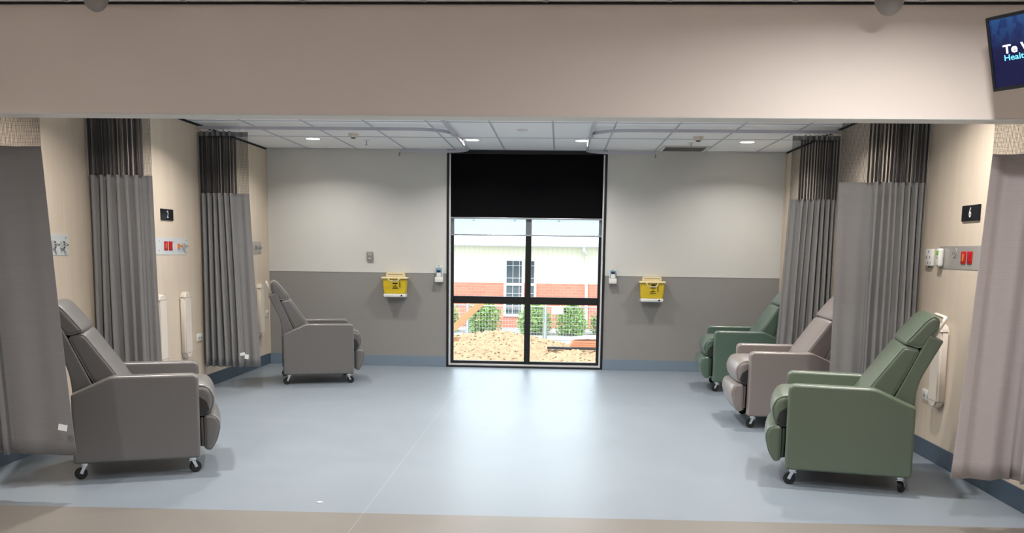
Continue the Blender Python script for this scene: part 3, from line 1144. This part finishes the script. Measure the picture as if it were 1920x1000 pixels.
t = thing('wall_holder', 'small white wall unit with holes left of the right steel panel', 'wall unit', (WRs.x, -4.52, 1.372))
b = new(); WRs.box(b, -4.575, -4.455, 1.378, 1.498, 0, .024, .006, 2)
obj('unit_body', b, M['plastic_white'], t, world=True)
for (yy, zz, rr) in ((-4.52, 1.48, .008), (-4.49, 1.44, .012), (-4.545, 1.44, .008), (-4.52, 1.40, .008), (-4.56, 1.40, .005)):
    b = new(); WRs.cyl(b, yy, zz, .022, .026, rr, seg=12)
    obj('port', b, M['plastic_grey'], t, world=True)
b = new()
for yy in (-4.54, -4.50):
    WRs.box(b, yy - .008, yy + .008, 1.362, 1.378, .004, .016, .002, 1)
obj('cord_clip', b, M['plastic_grey'], t, world=True)

def bumper(w, y0, y1, z0, z1, label, dep=.055):
    t = thing('wall_bumper', label, 'wall guard', (w.x, (y0 + y1) / 2, z0), 0, 'upright wall guards')
    c = .05
    ym = (y0 + y1) / 2
    b = new()
    poly = [(y0, z0 + c), (y0 + c * .8, z0), (y1 - c * .8, z0), (y1, z0 + c), (y1, z1 - c), (y1 - c * .8, z1), (y0 + c * .8, z1), (y0, z1 - c)]
    xs = sorted((w.x + w.d * .0, w.x + w.d * dep))
    prism(b, poly, 'x', xs[0], xs[1])
    bmesh.ops.bevel(b, geom=list(b.edges), offset=.012, segments=3, affect='EDGES')
    obj('guard_body', b, M['plastic_cream'], t, world=True, smooth=50)
    for za, zb_ in ((z0 + c, z0 + c + .004), (z1 - c - .004, z1 - c)):
        b = new(); w.box(b, y0 - .0008, y1 + .0008, za, zb_, .012, dep + .0008)
        obj('cap_joint', b, M['plastic_grey'], t, world=True)
bumper(WLs, -2.72, -2.56, .372, 1.012, 'cream upright wall guard under the pale panel below the number 2 sign')
bumper(WLs, -3.28, -3.12, .372, 1.012, 'cream upright wall guard peeping out behind the curtain beside the near taupe recliner')
bumper(WLs, -.50, -.34, .372, 1.012, 'cream upright wall guard near the far left corner recliner')
bumper(WRs, -4.93, -4.77, .40, .985, 'cream upright wall guard behind the sage green recliner', .06)

def outlet(w, y0, y1, z0, z1, label):
    t = thing('power_outlet', label, 'power outlet', (w.x, (y0 + y1) / 2, z0), 0, 'low power outlets')
    b = new(); w.box(b, y0, y1, z0, z1, 0, .010, .003, 2)
    obj('outlet_plate', b, M['plastic_white'], t, world=True)
    for f in (.28, .72):
        yy = y0 + (y1 - y0) * f
        b = new(); w.box(b, yy - .012, yy + .012, z0 + (z1 - z0) * .25, z0 + (z1 - z0) * .55, .010, .0115)
        obj('pin_slot', b, M['plastic_grey'], t, world=True)
        b = new(); w.box(b, yy - .007, yy + .007, z0 + (z1 - z0) * .68, z0 + (z1 - z0) * .88, .010, .014, .002, 1)
        obj('switch', b, M['plastic_white'], t, world=True)
outlet(WRs, -4.70, -4.55, .415, .490, 'white double power outlet low on the wall behind the sage green recliner')
outlet(WLs, -2.33, -2.20, .50, .575, 'white power outlet low on the wall left of the far left curtain')
outlet(WLs, -.17, -.06, .60, .675, 'white power outlet in the far left corner behind the recliner')

# fittings on the back wall (facing -y)
def sharps(x0, x1, z0, z1, label, handle_down):
    t = thing('sharps_bin', label, 'sharps bin', ((x0 + x1) / 2, 0, z0), 0, 'yellow sharps bins')
    cx = (x0 + x1) / 2
    w2 = (x1 - x0) / 2
    b = new()
    zt_, zb_ = z1 - .072, z0 + .04
    rows = []
    for z, ww, dd in ((zb_, w2 * .83, .125), (zt_, w2 * .92, .150)):
        rows.append([b.verts.new(q) for q in ((cx - ww, -.02, z), (cx + ww, -.02, z), (cx + ww, -dd, z), (cx - ww, -dd, z))])
    A, B = rows
    b.faces.new(A); b.faces.new(B)
    for k in range(4):
        b.faces.new((A[k], A[(k + 1) % 4], B[(k + 1) % 4], B[k]))
    bmesh.ops.bevel(b, geom=list(b.edges), offset=.010, segments=3, affect='EDGES')
    body = obj('bin_body', b, M['yellow'], t, world=True, smooth=50)
    b = new(); box(b, cx - w2, cx + w2, -.162, -.012, zt_ - .004, zt_ + .020, .007, 3)
    obj('bin_lid', b, M['lidcream'], t, world=True)
    b = new()
    prism(b, [(cx - w2 * .76, zt_ + .02), (cx + w2 * .76, zt_ + .02), (cx + w2 * .70, z1), (cx - w2 * .70, z1)], 'y', -.07, -.0)
    bmesh.ops.bevel(b, geom=list(b.edges), offset=.006, segments=2, affect='EDGES')
    hd = obj('drop_chute', b, M['lidcream'], t, world=True)
    b = new(); box(b, cx - w2 * .6, cx + w2 * .6, -.0712, -.069, z1 - .026, z1 - .016)
    obj('chute_slot', b, M['plastic_grey'], hd, world=True)
    b = new()
    hx0, hx1 = cx - w2 * .48, cx + w2 * .42
    dz = .045 if handle_down else .028
    pts = [(hx0, -.158, zt_ + .006), (hx0 + .01, -.172, zt_ - dz * .5), (hx0 + .03, -.178, zt_ - dz), (hx1 - .03, -.178, zt_ - dz), (hx1 - .01, -.172, zt_ - dz * .5), (hx1, -.158, zt_ + .006)]
    tube(b, pts, .008, 8, sx=.7)
    obj('carry_handle', b, M['lidcream'], t, world=True)
    b = new(); box(b, cx - w2 * .86, cx + w2 * .86, -.138, 0, z0, zb_ + .002, .010, 3)
    br = obj('wall_bracket', b, M['plastic_white'], t, world=True)
    b = new(); cyl(b, (cx + w2 * .55, -.145, z0 + .022), (cx + w2 * .55, -.136, z0 + .022), .011, seg=16)
    obj('bracket_lock', b, M['plastic_black'], br, world=True)
    # printed warning text and mark on the bin front
    zf0, zf1 = zb_, zt_
    def front(u, v):
        return cx + u * w2 * .85, zf0 + v * (zf1 - zf0)
    slope = math.atan2(.025, zf1 - zf0)
    def panel_m(u, v):
        x_, z_ = front(u, v)
        yy = -(.125 + .025 * v) - .0008
        return Matrix.Translation(-Vector(t.location)) @ basis((1, 0, 0), (0, -math.sin(slope), math.cos(slope)), (x_, yy, z_))
    for u0, u1, v, hh in ((-.10, .26, .86, .10), (.30, .48, .90, .05), (-.16, .30, .69, .075), (.02, .12, .56, .06), (-.16, .28, .46, .05), (-.20, .34, .36, .04)):
        b = new()
        du, hz = (u1 - u0) * w2 * .85 / 2, hh * (zf1 - zf0) / 2
        box(b, -du, du, -hz, hz, -.0004, .0006)
        b.transform(panel_m((u0 + u1) / 2, v))
        obj('printed_line', b, M['plastic_black'], body, label='dark line of small print')
    b = new()
    box(b, -.005, .005, -.034, .034, -.0004, .0006)
    b.transform(panel_m(.50, .62))
    obj('fill_line_mark', b, M['plastic_black'], body)
    return t
sharps(-2.082, -1.765, .862, 1.161, 'yellow sharps bin with a cream lid on the back wall left of the window', False)
sharps(1.055, 1.372, .854, 1.156, 'yellow sharps bin with a cream lid on the back wall right of the window', True)

def sanitiser(x0, x1, z0, z1, label):
    t = thing('hand_sanitiser', label, 'hand sanitiser', ((x0 + x1) / 2, 0, z0), 0, 'hand sanitiser dispensers')
    cx = (x0 + x1) / 2
    b = new()
    box(b, x0, x1, -.075, 0, z0, z0 + .062, .005, 2)
    box(b, x0 + .004, x1 - .004, -.008, 0, z0 + .06, z1 - .03, .003, 1)
    obj('bracket', b, M['plastic_white'], t, world=True)
    b = new(); box(b, cx - .034, cx + .034, -.066, -.014, z0 + .058, z1 - .038, .012, 3)
    bt = obj('bottle', b, M['bottle'], t, world=True)
    b = new(); box(b, cx - .026, cx + .026, -.0675, -.0655, z0 + .064, z0 + .115, .001, 1)
    obj('bottle_label', b, M['plastic_white'], bt, world=True)
    b = new(); box(b, cx - .024, cx + .024, -.0680, -.0655, z0 + .118, z0 + .145, .001, 1)
    obj('bottle_band', b, M['label_blue'], bt, world=True)
    b = new(); cyl(b, (cx, -.04, z1 - .040), (cx, -.04, z1 - .016), .013, seg=16); box(b, cx - .011, cx + .011, -.075, -.03, z1 - .016, z1 - .004, .004, 2)
    obj('pump', b, M['plastic_white'], t, world=True)
sanitiser(-1.436, -1.340, 1.054, 1.272, 'white hand sanitiser pump bottle in a bracket just left of the window')
sanitiser(.695, .787, 1.066, 1.272, 'white hand sanitiser pump bottle in a bracket just right of the window')

t = thing('wall_controller', 'small grey controller on the pale upper wall left of the sharps bin', 'wall controller', (-2.25, 0, 1.30))
b = new(); box(b, -2.288, -2.212, -.024, 0, 1.300, 1.412, .004, 2); obj('controller_case', b, M['plastic_grey'], t, world=True)
b = new(); box(b, -2.276, -2.224, -.026, -.023, 1.365, 1.402, .001, 1); obj('display', b, M['steel'], t, world=True)
b = new(); box(b, -2.262, -2.238, -.027, -.023, 1.325, 1.337, .001, 1); obj('button', b, M['plastic_white'], t, world=True)

# ------------------------------------------------------------------ television on the bulkhead
TLc = Vector((1.966, -6.95, 2.499))
ph, ta, th = R(56), R(19), .325
tw = .578
rv = Vector((math.cos(ph), -math.sin(ph), 0))
nv = Vector((-math.sin(ph), -math.cos(ph), 0))
upv = Vector((0, 0, math.cos(ta))) + nv * math.sin(ta)
nn = rv.cross(upv)
t = thing('television', 'blue-screened television hanging in the top right corner of the view', 'television', TLc + rv * tw / 2 - upv * th / 2)
def tvm():
    return basis(rv, upv, (0, 0, 0))
def tvbox(b, x0, x1, z0, z1, d0, d1, bev=0.0):
    box(b, x0, x1, z0, z1, d0, d1, bev, 2)     # local: x right, y up, z towards the viewer
    return b
b = new()
tvbox(b, -tw / 2, tw / 2, -th / 2, th / 2, -.04, -.006, .004)
for q in ((-tw / 2, -tw / 2 + .014, -th / 2, th / 2), (tw / 2 - .014, tw / 2, -th / 2, th / 2), (-tw / 2 + .014, tw / 2 - .014, th / 2 - .014, th / 2), (-tw / 2 + .014, tw / 2 - .014, -th / 2, -th / 2 + .016)):
    tvbox(b, q[0], q[1], q[2], q[3], -.008, 0, .002)
b.transform(tvm())
obj('television_case', b, M['plastic_black'], t)
b = new(); tvbox(b, -tw / 2 + .013, tw / 2 - .013, -th / 2 + .015, th / 2 - .013, -.007, -.004)
b.transform(tvm())
scr = obj('screen', b, M['screen'], t, label='dark blue screen with white and light blue lettering')
lettering('screen_title', 'Te Whatu Ora', .052, M['lettering_white'], scr, tvm() @ Matrix.Translation((-tw / 2 + .064, .012, -.0035)), 'LEFT', .0003, offset=.0012, sx=1.15)
lettering('screen_subtitle', 'Health New Zealand', .036, M['lettering_cyan'], scr, tvm() @ Matrix.Translation((-tw / 2 + .064, -.024, -.0035)), 'LEFT', .0003, offset=.0003, sx=1.15)
b = new()
tvbox(b, -.06, .06, -.06, .06, -.055, -.04, .004)
b.transform(tvm())
base = t.location
tube(b, [tuple(-nn * .05), tuple(-nn * .10 + Vector((0, 0, .02))), tuple(Vector((2.32, -6.63, 2.42)) - base)], .014, 10)
box(b, 2.26 - base.x, 2.38 - base.x, YF - .014 - base.y, YF - .0005 - base.y, 2.34 - base.z, 2.50 - base.z, .003, 1)
obj('mounting_arm', b, M['plastic_black'], t)

# ------------------------------------------------------------------ outside the window
GZ = -.9
b = new(); box(b, -30, 30, .25, 60, GZ - .3, GZ)
struct('ground', b, M['concrete'])
t = thing('neighbouring_building', 'cream clad building with a red brick base seen through the window', 'building', (0, 17, GZ))
YBd = 17.0
b = new(); box(b, -12, 12, YBd, YBd + 6, .47, 1.62); obj('cladding_wall', b, M['cladding'], t, world=True, smooth=0)
b = new(); box(b, -12, 12, YBd - .03, YBd + 6, GZ, .47)
obj('brick_base', b, M['brick'], t, world=True, smooth=0)
b = new()
prism(b, [(YBd - .55, 1.80), (YBd + 3.2, 3.3), (YBd + 3.2, 3.22), (YBd - .55, 1.72)], 'x', -13, 13)
rf = obj('roof', b, M['roof'], t, world=True, smooth=0)
for i in range(-4, 5):
    b = new()
    cyl(b, (i * 1.2 + .3 * math.sin(i * 7), YBd + .9, 2.36), (i * 1.2 + .06 + .3 * math.sin(i * 7), YBd + .9, 2.42), .03, seg=6)
    obj('roof_vent', b, M['galv'], rf, world=True)
b = new(); box(b, -13, 13, YBd - .60, YBd - .48, 1.60, 1.76, .01, 1); obj('gutter', b, M['outwhite'], t, world=True)
b = new(); box(b, -13, 13, YBd - .48, YBd, 1.58, 1.62); obj('soffit', b, M['outwhite'], t, world=True)
b = new()
tube(b, [(.80, YBd - .5, 1.62), (.80, YBd - .45, 1.50), (.90, YBd - .10, 1.36), (.90, YBd - .09, 1.2), (.93, YBd - .09, GZ + .05)], .045, 10)
obj('downpipe', b, M['outwhite'], t, world=True, label='white downpipe')
for x0, x1 in ((-1.62, -1.00), (-.92, -.62)):
    b = new()
    box(b, x0, x0 + .07, YBd - .08, YBd, -.55, 1.22)
    box(b, x1 - .07, x1, YBd - .08, YBd, -.55, 1.22)
    for z in (1.15, .40, -.55):
        box(b, x0 + .07, x1 - .07, YBd - .08, YBd, z, z + .07)
    wf = obj('building_window', b, M['outwhite'], t, world=True)
    b = new(); box(b, x0 + .07, x1 - .07, YBd - .035, YBd - .031, -.48, 1.15)
    obj('dark_pane', b, M['darkglass'], wf, world=True)
    b = new()
    xx = x0 + .07
    while xx < x1 - .08:
        box(b, xx, xx + .012, YBd - .05, YBd - .037, -.48, 1.15)
        xx += .2
    for z in (1.0, .62, .15, -.3):
        box(b, x0 + .07, x1 - .07, YBd - .052, YBd - .037, z, z + .012)
    obj('security_bar', b, M['outwhite'], wf, world=True)

def shrub(x, y_, w, d, h, label, seed, n=2600):
    rnd = random.Random(seed)
    t = thing('green_shrub', label, 'shrub', (x, y_, GZ), 0, 'shrubs along the brick building')
    b = new()
    for i in range(n):
        a = rnd.uniform(0, 2 * PI)
        el = rnd.uniform(-.9, PI / 2)
        rr = rnd.uniform(.55, 1.0) ** .6
        lump = 1 + .22 * math.sin(3 * a + seed) + .15 * math.sin(7 * a + 2 * seed)
        c = Vector((math.cos(a) * math.cos(el) * w / 2 * rr * lump, math.sin(a) * math.cos(el) * d / 2 * rr * lump, h * .42 + math.sin(el) * h * .55 * rr * lump))
        c.z = max(c.z, .03)
        dr = Vector((rnd.uniform(-1, 1), rnd.uniform(-1, 1), rnd.uniform(-.2, 1))).normalized()
        sd = dr.cross(Vector((rnd.uniform(-1, 1), rnd.uniform(-1, 1), rnd.uniform(-1, 1)))).normalized()
        L, wd = rnd.uniform(.08, .17), rnd.uniform(.012, .028)
        vs = [b.verts.new(c), b.verts.new(c + dr * L * .5 + sd * wd), b.verts.new(c + dr * L + Vector((0, 0, -.01))), b.verts.new(c + dr * L * .5 - sd * wd)]
        b.faces.new(vs)
    obj('leaves', b, M['leaf'], t, smooth=0)
    b = new()
    for i in range(7):
        a = 2 * PI * i / 7 + rnd.random()
        tube(b, [(0, 0, -.01), (math.cos(a) * w * .15, math.sin(a) * d * .15, h * .4), (math.cos(a) * w * .3, math.sin(a) * d * .3, h * .8)], .012, 5)
    obj('stem', b, M['twig'], t)
shrub(-3.25, 15.0, .7, .9, .80, 'low green shrub outside at the left edge of the window', 1)
shrub(-2.1, 15.1, .95, .9, .85, 'green shrub outside behind the diagonal timber brace', 2)
shrub(-.6, 14.8, .85, 1.0, .80, 'bright green shrub outside just right of the window mullion', 3)
shrub(.47, 14.7, .8, .9, .85, 'green shrub outside below the white notice on the fence', 4)
shrub(1.42, 15.1, .65, .9, .60, 'low leafy shrub outside at the right edge of the window', 5)

YFn = 12.6
def fence(x0, x1, label):
    t = thing('wire_mesh_fence', label, 'fence', ((x0 + x1) / 2, YFn, GZ), 0, 'temporary mesh fence panels outside')
    zt2, zb2 = .02, GZ + .04
    b = new()
    tube(b, [(x0, YFn, GZ), (x0, YFn, zt2), (x1, YFn, zt2), (x1, YFn, GZ)], .018, 8)
    tube(b, [(x0, YFn, zb2 + .02), (x1, YFn, zb2 + .02)], .014, 8)
    obj('fence_frame', b, M['galv'], t, world=True)
    b = new()
    x = x0 + .06
    while x < x1:
        box(b, x - .003, x + .003, YFn - .003, YFn + .003, zb2, zt2)
        x += .075
    z = zb2
    while z < zt2:
        box(b, x0, x1, YFn - .004, YFn + .002, z - .003, z + .003)
        z += .10
    obj('wire_mesh', b, M['galv'], t, world=True, smooth=0)
fence(-4.6, -2.32, 'temporary wire mesh fence panel outside, left of its post')
fence(-2.26, -.30, 'temporary wire mesh fence panel outside, centre left in the window')
fence(-.22, 2.2, 'temporary wire mesh fence panel outside, in the right half of the window')
for i, (x, lb) in enumerate(((-2.29, 'galvanised fence post outside behind the timber brace'), (-.26, 'pale fence post outside just right of the window mullion'))):
    t = thing('fence_post', lb, 'fence post', (x, YFn - .05, GZ))
    b = new(); cyl(b, (0, 0, 0), (0, 0, 1.02), .024); obj('post', b, M['galv'], t)
    b = new(); box(b, -.12, .12, -.3, .0, 0, .10, .02, 2); obj('post_foot', b, M['concrete'], t)
t = thing('fence_notice', 'white notice fixed to the wire fence outside', 'notice', (.06, YFn - .02, -.17))
b = new(); box(b, -.16, .14, -.006, 0, 0, .19, .002, 1); obj('notice_board', b, M['tarp'], t)
b = new()
for k in range(3):
    box(b, .04, .12, -.0075, -.006, .10 + k * .022, .108 + k * .022)
obj('notice_print', b, M['plastic_grey'], t)

def soil_h(x, y_):
    h = 0
    for cx, cy, w, d, hh in ((-1.35, 9.8, 2.0, 2.6, .50), (.75, 9.4, 1.9, 2.4, .20), (-.3, 8.3, 2.2, 1.6, .14)):
        k = max(0, 1 - math.hypot((x - cx) / w, (y_ - cy) / d))
        h = max(h, hh * k ** .75)
    q = noise.noise(Vector((x * 1.5, y_ * 1.5, 0))) * .10 + noise.noise(Vector((x * 6, y_ * 6, 3))) * .07 + noise.noise(Vector((x * 17, y_ * 17, 5))) * .05
    e = min(1, h * 12)
    return max(-.01, h + q * e)
mt = thing('soil_mound', 'sandy heap of dug soil outside behind the lower window panes', 'soil', (-.3, 9.4, GZ))
b = new()
nx, ny = 200, 170
V = [[b.verts.new((-3.4 + 6.2 * i / nx + .3, -2.8 + 5.6 * j / ny, soil_h(-3.4 + 6.2 * i / nx, 6.6 + 5.6 * j / ny))) for i in range(nx + 1)] for j in range(ny + 1)]
for j in range(ny):
    for i in range(nx):
        b.faces.new((V[j][i], V[j][i + 1], V[j + 1][i + 1], V[j + 1][i]))
obj('soil_surface', b, M['dirt'], mt, smooth=0)
rnd = random.Random(4)
b = new()
for i in range(1300):
    x, y_ = rnd.uniform(-3.1, 2.4), rnd.uniform(7.2, 11.4)
    z = soil_h(x, y_)
    sz = rnd.uniform(.006, .022)
    q = bmesh.ops.create_icosphere(b, subdivisions=1, radius=sz)
    kx = rnd.uniform(.8, 2.2)
    for v in q['verts']:
        v.co = Vector((v.co.x * kx + x + .3, v.co.y + y_ - 9.4, v.co.z * .7 + z + .004))
o = obj('soil_clods', b, M['bark'], mt, smooth=0)
o['kind'] = 'stuff'

def beam(name, p0, p1, w, h, mat, label, cat, group=None):
    p0, p1 = Vector(p0), Vector(p1)
    d = p1 - p0
    b = new(); box(b, -d.length / 2, d.length / 2, -w / 2, w / 2, -h / 2, h / 2, .003, 1)
    o = obj(name, b, mat, None)
    o.location = (p0 + p1) / 2
    o.rotation_mode = 'QUATERNION'
    o.rotation_quaternion = d.to_track_quat('X', 'Z')
    return tag(o, label, cat, group)
beam('timber_brace', (-1.83, 3, -.02), (-1.02, 3.0, .72), .045, .10, M['timber'], 'diagonal raw timber brace outside the lower left window pane', 'timber')
beam('timber_offcut', (-1.9, 3.12, .045), (-1.48, 3.12, .045), .045, .07, M['timber'], 'short flat timber end outside the lower left window pane', 'timber')
beam('survey_stake', (-1.29, 9.6, GZ + .02), (-1.29, 9.6, -.16), .03, .035, M['orange_board'], 'thin orange stake standing in the sandy soil heap', 'stake')
beam('steel_channel', (-.15, 8.8, -.655), (2.0, 8.8, -.675), .08, .05, M['frame'], 'long black steel length lying on the soil outside', 'steel length')
t = thing('board_stack', 'stack of orange boards on the soil outside right of the mullion', 'boards', (1.13, 9.35, -.655))
for k in range(3):
    b = new(); box(b, -.78 + .03 * k, .75, -.3, .3, k * .045, k * .045 + .04, .003, 1)
    obj('board', b, M['orange_board'], t)
b = new()
n = 24
V = [[b.verts.new((.42 + i / n * 1.45, 9.06 + j / n * .75, -.485 + .07 * i / n + .03 * noise.noise(Vector((i * .35, j * .35, 2))))) for i in range(n + 1)] for j in range(n + 1)]
for j in range(n):
    for i in range(n):
        b.faces.new((V[j][i], V[j][i + 1], V[j + 1][i + 1], V[j + 1][i]))
r_ = bmesh.ops.solidify(b, geom=list(b.faces), thickness=.01)
o = obj('plastic_sheet', b, M['tarp'], None, smooth=60)
tag(o, 'rumpled white plastic sheet lying over the orange boards outside', 'sheeting')

t = thing('litter_scrap', 'tiny pale scrap lying on the blue floor near the beige edge', 'scrap', (-1.25, -6.28, 0))
b = new()
prism(b, [(-.016, -.006), (-.004, -.012), (.014, -.004), (.018, .006), (.002, .012), (-.012, .006)], 'z', .0005, .006)
obj('scrap_body', b, M['paper'], t)
